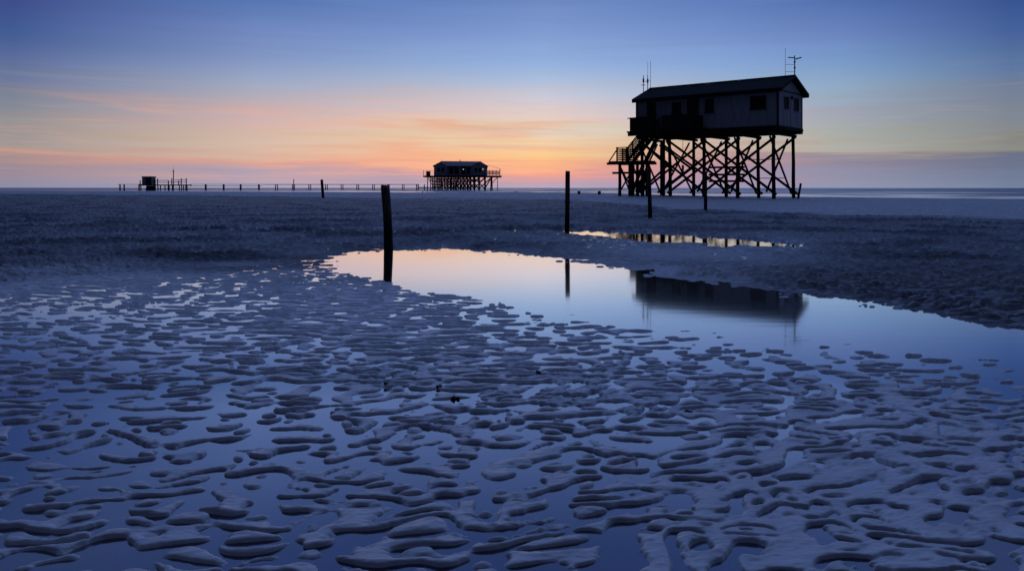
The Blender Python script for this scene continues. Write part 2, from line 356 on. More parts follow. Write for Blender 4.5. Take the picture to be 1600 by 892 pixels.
def level(px, py):
    """mean sand level above the water, in ripple amplitudes"""
    # drained ripple flat far off, half-drowned flat near the camera
    edge = np.interp(px, [-600, 0, 250, 450, 520, 700, 900, 1200, 1600, 2300], [440, 445, 425, 400, 396, 400, 410, 455, 515, 600])
    soft = np.interp(px, [0, 450, 700, 1600], [42, 34, 26, 22])
    L = 1.6 * (1 - sst(-soft, soft, py - edge)) - .12
    def bump(cx, cy, sx, sy, a):
        return a * np.exp(-((px - cx) / sx) ** 2 - ((py - cy) / sy) ** 2)
    for b in ((60, 500, 230, 42, -.55), (300, 475, 160, 20, -.3), (330, 555, 160, 50, -.1), (150, 640, 220, 70, -.45), (400, 690, 110, 55, -.5), (60, 850, 130, 70, -.35),
              (400, 790, 120, 40, -.1), (530, 470, 130, 26, .55), (560, 520, 180, 26, .40), (620, 590, 160, 26, .22), (880, 600, 150, 40, .30),
              (700, 800, 160, 90, .12), (1090, 620, 150, 45, .25), (1350, 630, 160, 45, .35), (1300, 720, 220, 70, .38), (1500, 810, 260, 110, .5), (1180, 850, 120, 50, .2),
              (1500, 690, 160, 60, .38), (920, 840, 80, 60, -.25), (1010, 735, 90, 40, -.10), (780, 640, 90, 24, -.2), (1150, 800, 120, 60, .3),
              (800, 560, 120, 30, .15), (1560, 590, 120, 20, -.2)):
        L = L + bump(*b)
    # damp tongue between the two pools
    L = L - 1.0 * np.exp(-((px - 1090) / 210) ** 2 - ((py - 402 - (px - 1090) * .045) / 15) ** 2) * (py < 460)
    L = L + .7 * (1 - sst(372, 392, py))
    # big pool
    top = np.interp(px, [440, 500, 540, 600, 700, 800, 880, 960, 1100, 1250, 1400, 1500, 1600, 1700, 2300], [414, 404, 394, 388, 387, 393, 404, 415, 439, 457, 475, 496, 519, 545, 640])
    bot = np.interp(px, [440, 500, 560, 620, 700, 780, 860, 940, 1050, 1250, 1400, 1600, 1700, 2300], [414, 416, 432, 446, 462, 476, 494, 508, 520, 540, 556, 580, 590, 650])
    soft_b = np.interp(px, [440, 700, 1000, 1300, 1600], [10, 16, 30, 40, 40])
    wt = np.interp(px, [900, 1600], [1, 2.0])
    m = sst(-5, 13, (py - top) / wt) * (1 - .25 * sst(1300, 1600, px)) * sst(-.5, 1, (bot - py) / soft_b)
    L = L - .7 * np.exp(-np.maximum(py - bot, 0) / 45) * sst(620, 900, px) * (py > top)
    m = m * sst(445, 560, px)
    L = L * (1 - m) - 3.4 * m
    # small far pool
    t2 = np.interp(px, [850, 880, 1000, 1130, 1230, 1262], [359.5, 358.5, 361.5, 370.5, 379, 385])
    b2 = np.interp(px, [850, 880, 950, 1000, 1130, 1230, 1262], [363.0, 366, 374, 378.5, 385, 386.5, 386])
    m2 = sst(-.3, 1.6, py - t2) * sst(-.3, 1.8, b2 - py)
    L = L * (1 - m2) - 3.4 * m2
    return L

def ground(x, y):
    """height and wetness of the sand"""
    ys = np.maximum(y, .6)
    px = 800 + 1250 * x / ys; py = HZ + H * 1250 / ys
    wx = samp(T_W, x, y) * .035; wy = samp(T_W, x + 7.3, y + 2.1) * .024
    wb = sst(3.2, 6.5, y)
    def rip(x_, y_):
        return .86 * (samp(T_A, x_, y_) * np.sqrt(1 - wb) + samp(T_B, x_, y_) * np.sqrt(wb)) + .42 * samp(T_X, x_, y_)
    f0 = rip(x + wx, y + wy)
    f = rip(x + wx, y + wy + .030 * f0 * (1 - .3 * wb))
    fc0 = samp(T_C, x, y); fc = samp(T_C, x, y + .09 * fc0)
    fine = samp(T_F, x, y)
    casts = np.zeros_like(f)
    for cx, cy, rx, ry, a in ((880, 594, 42, 9, 1), (890, 624, 60, 10, 1), (835, 818, 60, 26, .5), (590, 585, 60, 12, .7), (700, 665, 50, 9, .5), (1020, 640, 40, 9, .8), (400, 548, 60, 8, .5)):
        casts += a * np.exp(-((px - cx) / rx) ** 2 - ((py - cy) / ry) ** 2)
    fd0 = samp(T_D, x + wx, y + wy); fd = samp(T_D, x + wx, y + wy + .050 * fd0)
    far = sst(14, 25, y)
    A = .0175 * (1 - far) + .026 * far
    L = level(px + 8 * samp(T_W, x, y), py + (py - HZ) * .012 * samp(T_W, x * .6 + 3, y * .6))
    Ls = np.clip(L, -1.6, .30)
    g_ = f + Ls + .045 * fine
    dryf = sst(.45, 1.2, L)
    r = (np.tanh(4.6 * g_) * .54 + .20 * g_) * (1 - dryf) + ((np.tanh(1.5 * fd) * 1.35 + .5 * fd + .35 * f) * sst(5.5, 7.5, y) + (np.tanh(1.3 * f) * .95 + .2 * f + .3) * (1 - sst(5.5, 7.5, y))) * dryf + .12 * samp(T_W, x + 1, y + 5)
    L = L - Ls
    rf_ = np.tanh(1.5 * fd) * 1.3 + .5 * fd + .25 * fc
    r = r * (1 - far) + (rf_ + Ls) * far
    q_ = y / np.interp(px, [-300, 0, 300, 600, 900, 1050, 1300, 1600, 2200], [150, 140, 118, 76, 68, 42, 33, 27.5, 24]) + .025 * samp(T_L, x, y)
    ampl = 1 - .95 * sst(.86, 1.0, q_)      # ripples die out on the smooth bank
    ampl = ampl * (1 - .75 * np.exp(-((px - 1050) / 230) ** 4 - ((py - 378 - (px - 1050) * .04) / 17) ** 2))
    z = A * (r * ampl + L) + .0006 * fine + .0045 * casts * fine
    # undisturbed bank round the tall stilt house
    bank = sst(.92, 1.25, q_)
    z = z + bank * (.05 + .016 * samp(T_L, x * .5, y) + .16 * sst(26, 14, x) * 0)
    z = z + .20 * sst(60, 78, y) * (1 - sst(13, 25, x)) * sst(-30, 5, x)
    sh = shoreY(x, y)
    z = np.where(y > 40, z - sst(.90, 1.04, y / sh) * (z + .35), z)
    wet = 1 - sst(.93, 1.02, q_)
    film = (1 - sst(-.9, -.1, r)) * (1 - .6 * sst(12, 30, y))
    film = np.maximum(film, wet * (.30 + .32 * (1 - sst(5, 12, y))))
    ripple_shade = sst(8.0, 13.0, y - .5 * samp(T_W, x * .3, y * .3)) * wet * (.9 + .1 * np.clip(samp(T_L, x * 2, y), -1, 1)) * (L > -2)  # painted shade: darkens the sand where near ripple faces are seen
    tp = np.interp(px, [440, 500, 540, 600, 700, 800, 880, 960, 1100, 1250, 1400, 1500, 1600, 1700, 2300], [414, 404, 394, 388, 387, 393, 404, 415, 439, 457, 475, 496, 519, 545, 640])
    ripple_shade = np.maximum(ripple_shade, .85 * (1 - sst(2, 14, py - tp)) * sst(3.5, 5.0, y) * wet * sst(900, 1300, px))
    ripple_shade = ripple_shade * (1 - .45 * np.exp(-((px - 1060) / 230) ** 2 - ((py - 400) / 22) ** 2))
    return z, film, ripple_shade, wet

def gz(x, y):
    z = ground(np.array([float(x)]), np.array([float(y)]))[0]; return float(z[0])

def grid_mesh(name, X, Y, Z, mat, attrs=None):
    ny, nx = X.shape
    me = bpy.data.meshes.new(name); nv = nx * ny; nf = (nx - 1) * (ny - 1)
    me.vertices.add(nv)
    co = np.stack([X, Y, Z], -1).reshape(-1).astype(np.float32); me.vertices.foreach_set('co', co)
    idx = np.arange(nv, dtype=np.int32).reshape(ny, nx)
    q = np.stack([idx[:-1, :-1], idx[:-1, 1:], idx[1:, 1:], idx[1:, :-1]], -1).reshape(-1)
    me.loops.add(nf * 4); me.loops.foreach_set('vertex_index', q)
    me.polygons.add(nf); me.polygons.foreach_set('loop_start', np.arange(0, nf * 4, 4, dtype=np.int32))
    me.polygons.foreach_set('use_smooth', np.ones(nf, dtype=bool))
    me.update(calc_edges=True)
    for k, v in (attrs or {}).items():
        a = me.attributes.new(k, 'FLOAT', 'POINT'); a.data.foreach_set('value', v.reshape(-1).astype(np.float32))
    return link(name, me, mat)

def build_sand():
    rows = HZ + np.concatenate([np.linspace(1800, 660, 90, endpoint=False), np.linspace(660, 0.9, 1180)])
    ys = 1250 * H / (rows - HZ)
    ys = ys[ys < 480]
    ys = np.concatenate([np.linspace(-6, ys[0], 26)[:-1], ys])
    uc = np.linspace(-.80, .80, 1500); ext = .80 + np.geomspace(.01, 3.2, 50)
    us = np.concatenate([-ext[::-1], uc, ext])
    U, Y = np.meshgrid(us, ys)
    X = U * (np.maximum(Y, 0) + 1.2 * np.exp(-np.maximum(Y, 0) / 6) + .05)
    X = np.where(Y < .8, U * 2.2 + 0 * Y, X) if False else X
    Z = np.empty_like(X); W = np.empty_like(X); S = np.empty_like(X); Fm = np.empty_like(X)
    for k in range(0, len(ys), 100):
        Z[k:k + 100], Fm[k:k + 100], S[k:k + 100], W[k:k + 100] = ground(X[k:k + 100], Y[k:k + 100])
    o = grid_mesh('sand', X, Y, Z, 'sand', {'wetness': W, 'ripple_shade': S, 'film': Fm})
    tag(o, kind='structure')
build_sand()

def build_water():
    me = MB(); 
    me.add([(-90, -6, 0), (90, -6, 0), (90, 45, 0), (-90, 45, 0)], [(0, 1, 2, 3)])
    o = me.build('pool_water', 'water'); tag(o, kind='structure')
    # sea: starts just inside the beach edge and runs to the horizon
    us = np.linspace(-1.6, 1.6, 420)
    ks = np.concatenate([np.linspace(.88, 1.25, 50), 1 / np.linspace(1 / 1.26, 1 / 60., 150)])
    U, K = np.meshgrid(us, ks)
    Ys = np.interp(800 + 1250 * U, *SHORE)
    Yv = Ys * K; Xv = U * Yv
    T1 = tile(400, 512, 16, .22, .35, R(3), 31); T2 = tile(900, 512, 60, .3, .4, R(-2), 33)
    amp = sst(1.03, 1.25, K)
    Z = .015 + amp * (.10 * samp(T1, Xv, Yv) + .13 * samp(T2, Xv, Yv)) * np.clip(Yv / 300., .25, 1.0)
    Z = np.where(K > 40, -1.0, Z)
    n = samp(T2, Xv, Yv * 2.5)
    foam = np.exp(-((K - 1.06 - .008 * n) / .080) ** 2) * 3.0 + np.exp(-((K - 1.30 - .03 * n) / .06) ** 2) * .8 + np.exp(-((K - 2.0 - .04 * n) / .16) ** 2) * .6
    foam *= np.interp(800 + 1250 * U, [0, 250, 450, 900, 2000], [.2, .3, .8, 1.4, 1.5])
    o = grid_mesh('sea', Xv, Yv, Z, 'sea', {'foam': foam}); tag(o, kind='structure')
build_water()

# ------------------------------------------------------------------ tall stilt house (right)
N0 = Vector(((1216 - 800) / 1250 * 72, 72, 0))
Ux, Uy = -.770, .638; Vx, Vy = .638, .770
ROT = math.atan2(-Ux * 0 + -.638, .770)
LEN, WID = 14.7, 6.0
def uat(px, v):
    t = (px - 800) / 1250
    return (t * (N0.y + v * Vy) - N0.x - v * Vx) / (Ux - t * Uy)
def vat(px, u):
    t = (px - 800) / 1250
    return (t * (N0.y + u * Uy) - N0.x - u * Ux) / (Vx - t * Vy)
def zat(py, u, v): return H + (HZ - py) * (N0.y + u * Uy + v * Vy) / 1250
def P(u, v, z): return Vector((-u, v, z))
def wpos(u, v): return (N0.x + u * Ux + v * Vx, N0.y + u * Uy + v * Vy)

hs = empty('stilt_house', (N0.x, N0.y, 0), ROT)
tag(hs, 'large pale cabin with dark gable roof high on cross braced timber stilts at right', 'house')

ZB, ZW0, ZW1 = 5.95, 6.72, 9.95          # pile tops, wall foot, wall head
front_px = [1208.5, 1153, 1100, 1046, 1003]
back_px = [1239, 1184, 1134.5, 1084, 1033.6]
fu = [uat(p, .35) for p in front_px]; bu = [uat(p, WID - .35) for p in back_px]
fu[4] = min(fu[4], fu[3] + 3.8)
def pile_z(u, v):
    x, y = wpos(u, v); return gz(x, y) - .5
for k in range(5):
    for (uu, v) in ((fu[k], .35), (bu[k], WID - .35)):
        MB().log(P(uu + random.uniform(-.12, .12), v, pile_z(uu, v)), P(uu, v, ZB),     .18, .155, 10, 5, .05, k * 3 + v).build('pile', 'pile', hs, True)
# a second, slimmer pile beside the fourth front pile
MB().log(P(fu[3] + .75, .6, pile_z(fu[3], .5)), P(fu[3] + .75, .6, ZB), .14, .12, 9, 4, .03, 77).build('pile', 'pile', hs, True)
MB().log(P(fu[2] + .28, .9, pile_z(fu[2], .5)), P(fu[2] + .2, .9, ZB), .13, .11, 9, 4, .03, 71).build('pile', 'pile', hs, True)
def brace(a, b, r=.125, ext0=.35, ext1=.35):
    a = Vector(a); b = Vector(b); t = (b - a).normalized()
    MB().log(a - t * ext0, b + t * ext1, r, r * .95, 8, 4, .03, a.x * 3 + b.z).build('brace', 'pile', hs, True)
for row, v in ((fu, .12), (bu, WID - .12)):
    s_ = 1 if v < 1 else -1
    for k in range(3):
        brace(P(row[k], v - .02 * s_, .75), P(row[k + 2], v - .02 * s_, 5.75), ext0=.45, ext1=.1)
        brace(P(row[k], v + .47 * s_, 5.7), P(row[k + 2], v + .47 * s_, .8), ext0=.45 if v > 1 else .1, ext1=.4)
    for (a, b) in ((0, 1), (3, 4)):
        if a == 3: brace(P(row[a], v, 3.4), P(row[b], v, .8), ext1=.3); brace(P(row[b], v + .45 * s_, 5.6), P(row[a], v + .45 * s_, 3.0), ext0=.1)
# cross frames between the two rows
for k in range(5):
    a, b = fu[k], bu[k]
    brace(P(a + .3, .35, 5.7), P(b + .3, WID - .35, .9), .10, .1, .55)
    brace(P(a + .55, .35, 1.0), P(b + .55, WID - .35, 5.7), .10, .35, .1)
# planks across the middle bays
for zc in (3.05, 2.35, 1.72):
    py_u0, py_u1 = fu[1] - .1, fu[2] + .1
    MB().bar(P(py_u0, 1.6, zc), P(py_u1, 1.6, zc + .02), .12, .20).build('cross_plank', 'beam', hs)
MB().bar(P(fu[0], 2.2, 3.75), P(fu[1] - .2, 2.2, 3.75), .07, .08).build('tie_rod', 'metal', hs)
MB().bar(P(fu[0] + .1, 3.2, 2.0), P(fu[1] - .4, 3.2, 2.0), .07, .07).build('tie_rod', 'metal', hs)
# cap beams over each pair of piles, joists, floor
for k in range(5):
    sl = (bu[k] - fu[k]) / (WID - .7)
    MB().bar(P(fu[k] - sl * .9, -.55, ZB + .12), P(bu[k] + sl * .55, WID + .35, ZB + .12), .26, .24).build('cap_beam', 'beam', hs)
for v in (.2, 1.6, 3.0, 4.4, 5.8):
    MB().bar(P(-.1, v, ZB + .36), P(LEN + .1, v, ZB + .36), .18, .22).build('joist', 'beam', hs)
MB().box(-LEN - .08, .08, -.08, WID + .08, ZB + .475, ZW0).build('floor_slab', 'beam', hs)

def walls():
    m = MB(); t = .10; o = 0.0
    z0, z1 = ZW0 + .003, ZW1
    m.box(-LEN, 0, 0, t, z0, z1); m.box(-LEN, 0, WID - t, WID, z0, z1)
    pk = z1 + (WID / 2) * .41
    for x0, x1 in ((-t, 0), (-LEN, -LEN + t)):
        m.add([(x0, t + .001, z0), (x0, WID - t - .001, z0), (x0, WID - t - .001, z1), (x0, WID / 2, pk - .05), (x0, t + .001, z1),
               (x1, t + .001, z0), (x1, WID - t - .001, z0), (x1, WID - t - .001, z1), (x1, WID / 2, pk - .05), (x1, t + .001, z1)],
              [(0, 1, 2, 3, 4), (9, 8, 7, 6, 5), (0, 5, 6, 1), (1, 6, 7, 2), (2, 7, 8, 3), (3, 8, 9, 4), (4, 9, 5, 0)])
    return m
walls().build('wall', 'wall', hs)
# cover strips between the wall panels
for px in (1025.5, 1050, 1064.5, 1074, 1092, 1118, 1144, 1171.5, 1199, 1213.5):
    u = uat(px, 0)
    if .12 < u < LEN: MB().box(-u - .03, -u + .03, -.025, -.002, ZW0 + .01, ZW1 - .02).build('cover_strip', 'frame' if px in (1074, 1092) else 'wall', hs)
for u in (.05, LEN - .05):
    MB().box(-u - .09, -u + .09, -.04, -.003, ZW0 + .005, ZW1 - .15).build('corner_board', 'frame', hs)
MB().box(.003, .04, -.03, .14, ZW0 + .005, ZW1 - .15).build('corner_board', 'frame', hs)
MB().box(.003, .04, WID - .12, WID + .02, ZW0 + .005, ZW1 - .15).build('corner_board', 'frame', hs)
MB().box(.003, .035, .15, WID - .13, ZW1 - .1, ZW1 + .06).build('gable_band', 'frame', hs)
for v in (1.35, 3.0, 4.6):
    MB().box(.003, .02, v - .025, v + .025, ZW0 + .02, ZW1 - .15).build('cover_strip', 'wall', hs)

def window(px0, px1, py0, py1, mull=1, side=False, sash=True):
    if not side:
        u1, u0 = uat(px0, 0), uat(px1, 0); uc = (u0 + u1) / 2
        z0, z1 = zat(py1, uc, 0), zat(py0, uc, 0)
        fr = MB()
        for b in ((-u1, -u0, z1 - .09, z1), (-u1, -u0, z0, z0 + .09), (-u1, -u1 + .09, z0 + .09, z1 - .09), (-u0 - .09, -u0, z0 + .09, z1 - .09)):
            fr.box(b[0], b[1], -.07, -.004, b[2], b[3])
        for k in range(1, mull + 1):
            c = -u1 + (u1 - u0) * k / (mull + 1); fr.box(c - .035, c + .035, -.06, -.006, z0 + .09, z1 - .09)
        f = fr.build('window', 'frame', hs)
        MB().box(-u1 + .09, -u0 - .09, -.03, -.005, z0 + .09, z1 - .09).build('pane', 'glass', f)
        MB().box(-u1 - .08, -u0 + .08, -.14, -.004, z0 - .09, z0 - .004).build('sill', 'frame', f)
    else:
        v0, v1 = vat(px0, 0), vat(px1, 0); vc = (v0 + v1) / 2
        z0, z1 = zat(py1, 0, vc), zat(py0, 0, vc)
        fr = MB()
        for b in ((v0, v1, z1 - .09, z1), (v0, v1, z0, z0 + .09), (v0, v0 + .09, z0 + .09, z1 - .09), (v1 - .09, v1, z0 + .09, z1 - .09)):
            fr.box(.004, .07, b[0], b[1], b[2], b[3])
        f = fr.build('window', 'frame', hs)
        MB().box(.005, .03, v0 + .09, v1 - .09, z0 + .09, z1 - .09).build('pane', 'glass', f)
window(1172.5, 1196.7, 150.5, 170.5, 1)
window(1101.8, 1115.3, 154.6, 175.5, 0)
window(1050.5, 1063.8, 160.5, 177.5, 1)
window(1225.3, 1231.8, 152, 171, 0, True)
window(1241, 1247.3, 154, 174.5, 0, True)
# doors
for (p0, p1) in ((1011, 1024.5), (1075, 1090.5)):
    u1, u0 = uat(p0, 0), uat(p1, 0)
    d = MB().box(-u1, -u0, -.06, -.004, ZW0 + .25, ZW1 - .3).build('door', 'frame', hs)
    MB().box(-u1 + .12, -u1 + .2, -.11, -.062, ZW0 + 1.2, ZW0 + 1.26).build('handle', 'metal', d)
# outside lamp on the gable between the windows
lm = MB().box(.004, .25, 2.55, 2.65, ZW1 - .55, ZW1 - .48)
lm.log((.30, 2.6, ZW1 - .72), (.30, 2.6, ZW1 - .42), .14, .10, 10, 2).build('gable_lamp', 'metal', hs)

# roof
ov, og = .50, .45
pk = 11.46
def roof():
    m = MB(); th = .14
    ze = 10.02
    x0, x1 = -LEN - .18, og
    for side in (0, 1):
        ye = -ov if side == 0 else WID + ov; yc = WID / 2
        nseg = 30
        vs_ = []
        for k in range(nseg + 1):
            x = x0 + (x1 - x0) * k / nseg; wv = .018 * mnoise.noise(Vector((x * .9, side * 7, 0)))
            vs_ += [(x, ye, ze + wv), (x, yc, pk + wv), (x, yc, pk - th + wv), (x, ye, ze - th + wv)]
        fs = []
        for k in range(nseg):
            b = k * 4
            for a, c in ((0, 1), (1, 2), (2, 3), (3, 0)): fs.append((b + a, b + c, b + 4 + c, b + 4 + a))
        fs += [(0, 1, 2, 3), tuple(nseg * 4 + i for i in (3, 2, 1, 0))]
        m.add(vs_, fs)
    return m, ze, x0, x1
rm, ze, rx0, rx1 = roof()
rf = rm.build('roof', 'roof', hs)
MB().box(rx0, rx1, -ov - .05, -ov - .003, ze - .34, ze + .02).build('fascia', 'beam', rf)
MB().box(rx0, rx1, WID + ov + .003, WID + ov + .05, ze - .30, ze + .02).build('fascia', 'beam', rf)
for (x, d) in ((rx1 + .003, .05), (rx0 - .053, .05)):
    for ye in (-ov, WID + ov):
        MB().add([(x, ye, ze + .03), (x, WID / 2, pk + .03), (x, WID / 2, pk - .24), (x, ye, ze - .24), (x + d, ye, ze + .03), (x + d, WID / 2, pk + .03), (x + d, WID / 2, pk - .24), (x + d, ye, ze - .24)],
                 [(0, 1, 2, 3), (7, 6, 5, 4), (0, 4, 5, 1), (1, 5, 6, 2), (2, 6, 7, 3), (3, 7, 4, 0)]).build('barge_board', 'beam', rf)
MB().bar((rx0, WID / 2, pk + .05), (rx1, WID / 2, pk + .05), .22, .07).build('ridge_cap', 'roof', rf)
MB().box(rx0 + .3, rx1 - .45, -ov, -.001, ze - .30, ze - .27).build('soffit', 'beam', rf)

# aerials
def zpy(py, u, v): return zat(py, u, v)
yc = WID / 2
def mast(px, pyt, u_v, r, name='aerial', zb=None):
    v = u_v; u = uat(px, v); z0 = zb if zb else pk - .3; z1 = zpy(pyt, u, v)
    m = MB(); m.log(P(u, v, z0), P(u, v, z1), r, r * .8, 8, 3); return m, u, v, z1
m, u, v, z1 = mast(1005.3, 118, yc, .045, zb=pk - 1.2)
for pyq in (124, 126, 128): m.log(P(u, v, zat(pyq + 1.2, u, v)), P(u, v, zat(pyq - .8, u, v)), .09, .09, 8, 1)
m.bar(P(u + .25, v, zat(133.3, u, v)), P(u - .2, v, zat(133.3, u, v)), .06, .06)
m.build('aerial', 'metal', hs)
m, u, v, z1 = mast(1012, 118, yc, .045, zb=pk - .6)
m.log(P(u, v, zat(130, u, v)), P(u, v, zat(124, u, v)), .09, .09, 8, 1)
m.log(P(u, v, z1), P(u, v, zat(96, u, v)), .018, .012, 6, 2)
m.bar(P(u, v, zat(127.3, u, v)), P(uat(1005.3, v), v, zat(127.3, u, v)), .04, .04)
m.bar(P(u, v, zat(127, u, v)), P(uat(1016.5, v), v, zat(127, u, v)), .03, .03)
m.build('aerial', 'metal', hs)
m, u, v, z1 = mast(1016.5, 96, yc, .022, zb=pk - .2); m.build('aerial', 'metal', hs)
m, u, v, z1 = mast(1241.7, 87, yc, .055, zb=pk - .2)
for pyq in (106, 97): m.log(P(u, v, zat(pyq + 1.5, u, v)), P(u, v, zat(pyq - 1, u, v)), .09, .09, 8, 1)
m.bar(P(u + .62, v, zat(89, u, v)), P(u, v, zat(90.8, u, v)), .10, .09)
m.bar(P(u, v, zat(93.2, u, v)), P(u - .62, v, zat(91.3, u, v)), .10, .09)
m.build('weather_mast', 'metal', hs)
m, u2, v, z1 = mast(1227, 76, yc, .020, zb=pk - .2)
for pyq in (101.3, 112.5): m.bar(P(u2, v, zat(pyq, u2, v)), P(u, v, zat(pyq, u, v)), .03, .03)
m.build('aerial', 'metal', hs)
# cable hanging below the floor
u = uat(1067, 1.0)
cb = MB().log(P(u, 1.0, 5.9), P(u, 1.0, zat(270, u, 1.0)), .022, .022, 6, 3).build('hanging_cable', 'metal', hs)
MB().log(P(u, 1.0, zat(269, u, 1)), P(u, 1.0, zat(258.5, u, 1)), .10, .13, 8, 2).build('cable_weight', 'metal', cb)

# gallery along the left half of the front, with boarded railing
DZ = ZW0 + .05
gu0, gu1 = uat(1097, -1.3), uat(984.5, -1.3)
MB().box(-gu1, -gu0, -1.35, -.045, DZ - .14, DZ).build('gallery_deck', 'beam', hs)
MB().box(-gu1, -LEN - .12, -.04, 2.6, DZ - .14, DZ - .004).build('gallery_deck', 'beam', hs)
for u in np.linspace(gu0 + .1, gu1 - .1, 9):
    MB().bar(P(u, -1.45, DZ - .26), P(u, .3, DZ - .26), .14, .2).build('bracket_beam', 'beam', hs)
MB().box(-gu1 - .2, -gu0, -1.42, -1.26, DZ - .50, DZ - .15).build('edge_beam', 'beam', hs)
MB().box(-gu1 - .25, -gu1 + .05, -1.55, -.2, DZ - .16, DZ - .02).build('beam_end', 'beam', hs)
def boarded(u0, u1, v, h):
    m = MB(); n = max(3, int((u1 - u0) / .17))
    for k in range(n):
        a = u0 + (u1 - u0) * k / n; m.box(-a - (u1 - u0) / n + .012, -a - .0, v - .02, v + .02, DZ + .03, DZ + h - .08)
    m.box(-u1 - .05, -u0 + .05, v - .06, v + .07, DZ + h - .079, DZ + h)
    for k in range(3):
        a = u0 + (u1 - u0) * k / 2; m.box(-a - .05, -a + .05, v + .021, v + .12, DZ + .001, DZ + h - .081)
    return m
su1, su0 = uat(1024, -1.3), uat(1048, -1.3)
boarded(su1, gu1, -1.3, 1.35).build('railing', 'rail', hs)
boarded(gu0, su0, -1.3, 1.15).build('railing', 'rail', hs)
m = MB()
for v in np.linspace(-1.2, 2.4, 20): m.box(-gu1 - .02, -gu1 + .02, v - .08, v + .075, DZ + .03, DZ + 1.27)
m.box(-gu1 - .35, -gu1 + .06, -1.25, 2.5, DZ + 1.272, DZ + 1.35); m.build('railing', 'rail', hs)
# two-flight stairs with a landing at the left end
LZ = 3.72
lu0 = uat(1012, -3.0); lu1 = uat(956, -3.0)
MB().box(-lu1, -lu0, -3.6, -1.5, LZ - .12, LZ).build('landing_deck', 'beam', hs)
MB().box(-lu1 - .15, -lu0 + .1, -3.7, -3.55, LZ - .36, LZ - .121).build('landing_beam', 'beam', hs)
MB().box(-lu1 - .15, -lu0 + .1, -1.6, -1.45, LZ - .36, LZ - .121).build('landing_beam', 'beam', hs)
MB().box(-lu1 + .5, -lu0 + .1, -3.72, -3.58, 2.45, 2.65).build('landing_beam', 'beam', hs)
for px, v in ((968.5, -3.5), (988.5, -3.5), (1004, -3.5), (984, -1.6), (996, -1.6), (1011, -1.6)):
    u = uat(px, v); MB().log(P(u, v, pile_z(u, v)), P(u, v, LZ - .36), .17, .15, 9, 4, .03, px).build('landing_pile', 'pile', hs, True)
a, b = uat(968.5, -3.5), uat(988.5, -3.5); c = uat(1004, -3.5)
for (p, q) in ((P(a, -3.35, 3.1), P(b, -3.35, .6)), (P(b, -3.3, 3.1), P(a, -3.3, .9)), (P(b, -3.35, 3.1), P(c, -3.35, .6)), (P(c, -3.3, 3.1), P(b, -3.3, .9)),
               (P(a, -3.4, 3.1), P(uat(984, -1.6), -1.6, .7)), (P(uat(1011, -1.6), -1.6, 3.1), P(c, -3.4, .7))):
    brace(p, q, .085, .15, .2)
def flight(uA, zA, uB, zB, v0, v1, n, rails=True):
    for v in (v0, v1):
        MB().bar(P(uA, v, zA - .05), P(uB, v, zB - .05), .07, .30).build('stringer', 'beam', hs)
    m = MB()
    for k in range(1, n):
        q = k / n; u = uA + (uB - uA) * q; z = zA + (zB - zA) * q
        m.box(-u - .14, -u + .14, v0 + .04, v1 - .04, z - .02, z + .025)
    m.build('stair_treads', 'beam', hs)
    if rails:
        for v in (v0 - .06, v1 + .06):
            m = MB()
            for k in range(5):
                q = k / 4; u = uA + (uB - uA) * q; z = zA + (zB - zA) * q; m.bar(P(u, v, z - .1), P(u, v, z + 1.15), .09, .09)
            for h in (.28, .50, .72, .94, 1.15): m.bar(P(uA, v, zA + h), P(uB, v, zB + h), .05, .10 if h < 1.1 else .12)
            m.build('stair_railing', 'rail', hs)
su_top = uat(1034, -2.9)
flight(uat(979, -2.9), LZ, uat(1020, -2.9), DZ, -2.9, -1.65, 17)
MB().bar(P(uat(1008, -3.05), -3.05, LZ - .2), P(uat(1032, -3.05), -3.05, DZ - .25), .09, .42).build('stringer', 'beam', hs)
MB().box(-su_top - .1, -gu0 - 0, -3.0, -1.5, DZ - .14, DZ - .003).build('stair_head', 'beam', hs)
m = MB()
for k in range(24):
    a = gu0 + (su_top - gu0) * k / 24; m.box(-a - .14, -a - .0, -3.0, -2.96, DZ + .02, DZ + 1.1)
m.box(-su_top, -gu0, -3.06, -2.92, DZ + 1.102, DZ + 1.18); m.build('railing', 'rail', hs)
flight(lu0 + .2, LZ - .05, lu0 + 1.7, .25, -3.35, -2.3, 15, False)
# landing railing with slats and a raking strut
m = MB()
uL = lu1 - .95
for k in range(6):
    z = LZ + .15 + k * .2; m.bar(P(uL, -3.55, z), P(lu0 + 1.9, -3.55, z), .04, .11); m.bar(P(uL, -1.55, z), P(lu0 + 1.9, -1.55, z), .04, .11); m.bar(P(uL, -3.55, z), P(uL, -1.55, z), .04, .11)
for (u, v) in ((uL, -3.55), (uL, -1.55), (uL, -2.5), (lu0 + 1.9, -3.55), (uL - 1.1, -3.55)): m.bar(P(u, v, LZ), P(u, v, LZ + 1.3), .11, .11)
m.bar(P(uL + .1, -3.55, LZ + 1.32), P(lu0 + 1.8, -3.55, LZ + 1.32), .13, .08)
m.build('landing_railing', 'rail', hs)
MB().bar(P(lu1 - .05, -3.55, LZ), P(uL - .1, -3.55, LZ + 1.25), .09, .09).build('railing_strut', 'rail', hs)

# leaning stake beside the right pile
def ground_at(px, Y): return (px - 800) / 1250 * Y
xk, yk = ground_at(1247.5, 73.5), 73.5
o = MB().log((xk - .12, yk, -.4), (xk + .22, yk, 1.5), .11, .10, 9, 4, .02, 5).build('leaning_stake', 'pile', None, True)
tag(o, 'short leaning timber stake against the right rear stilt of the large cabin', 'stake')

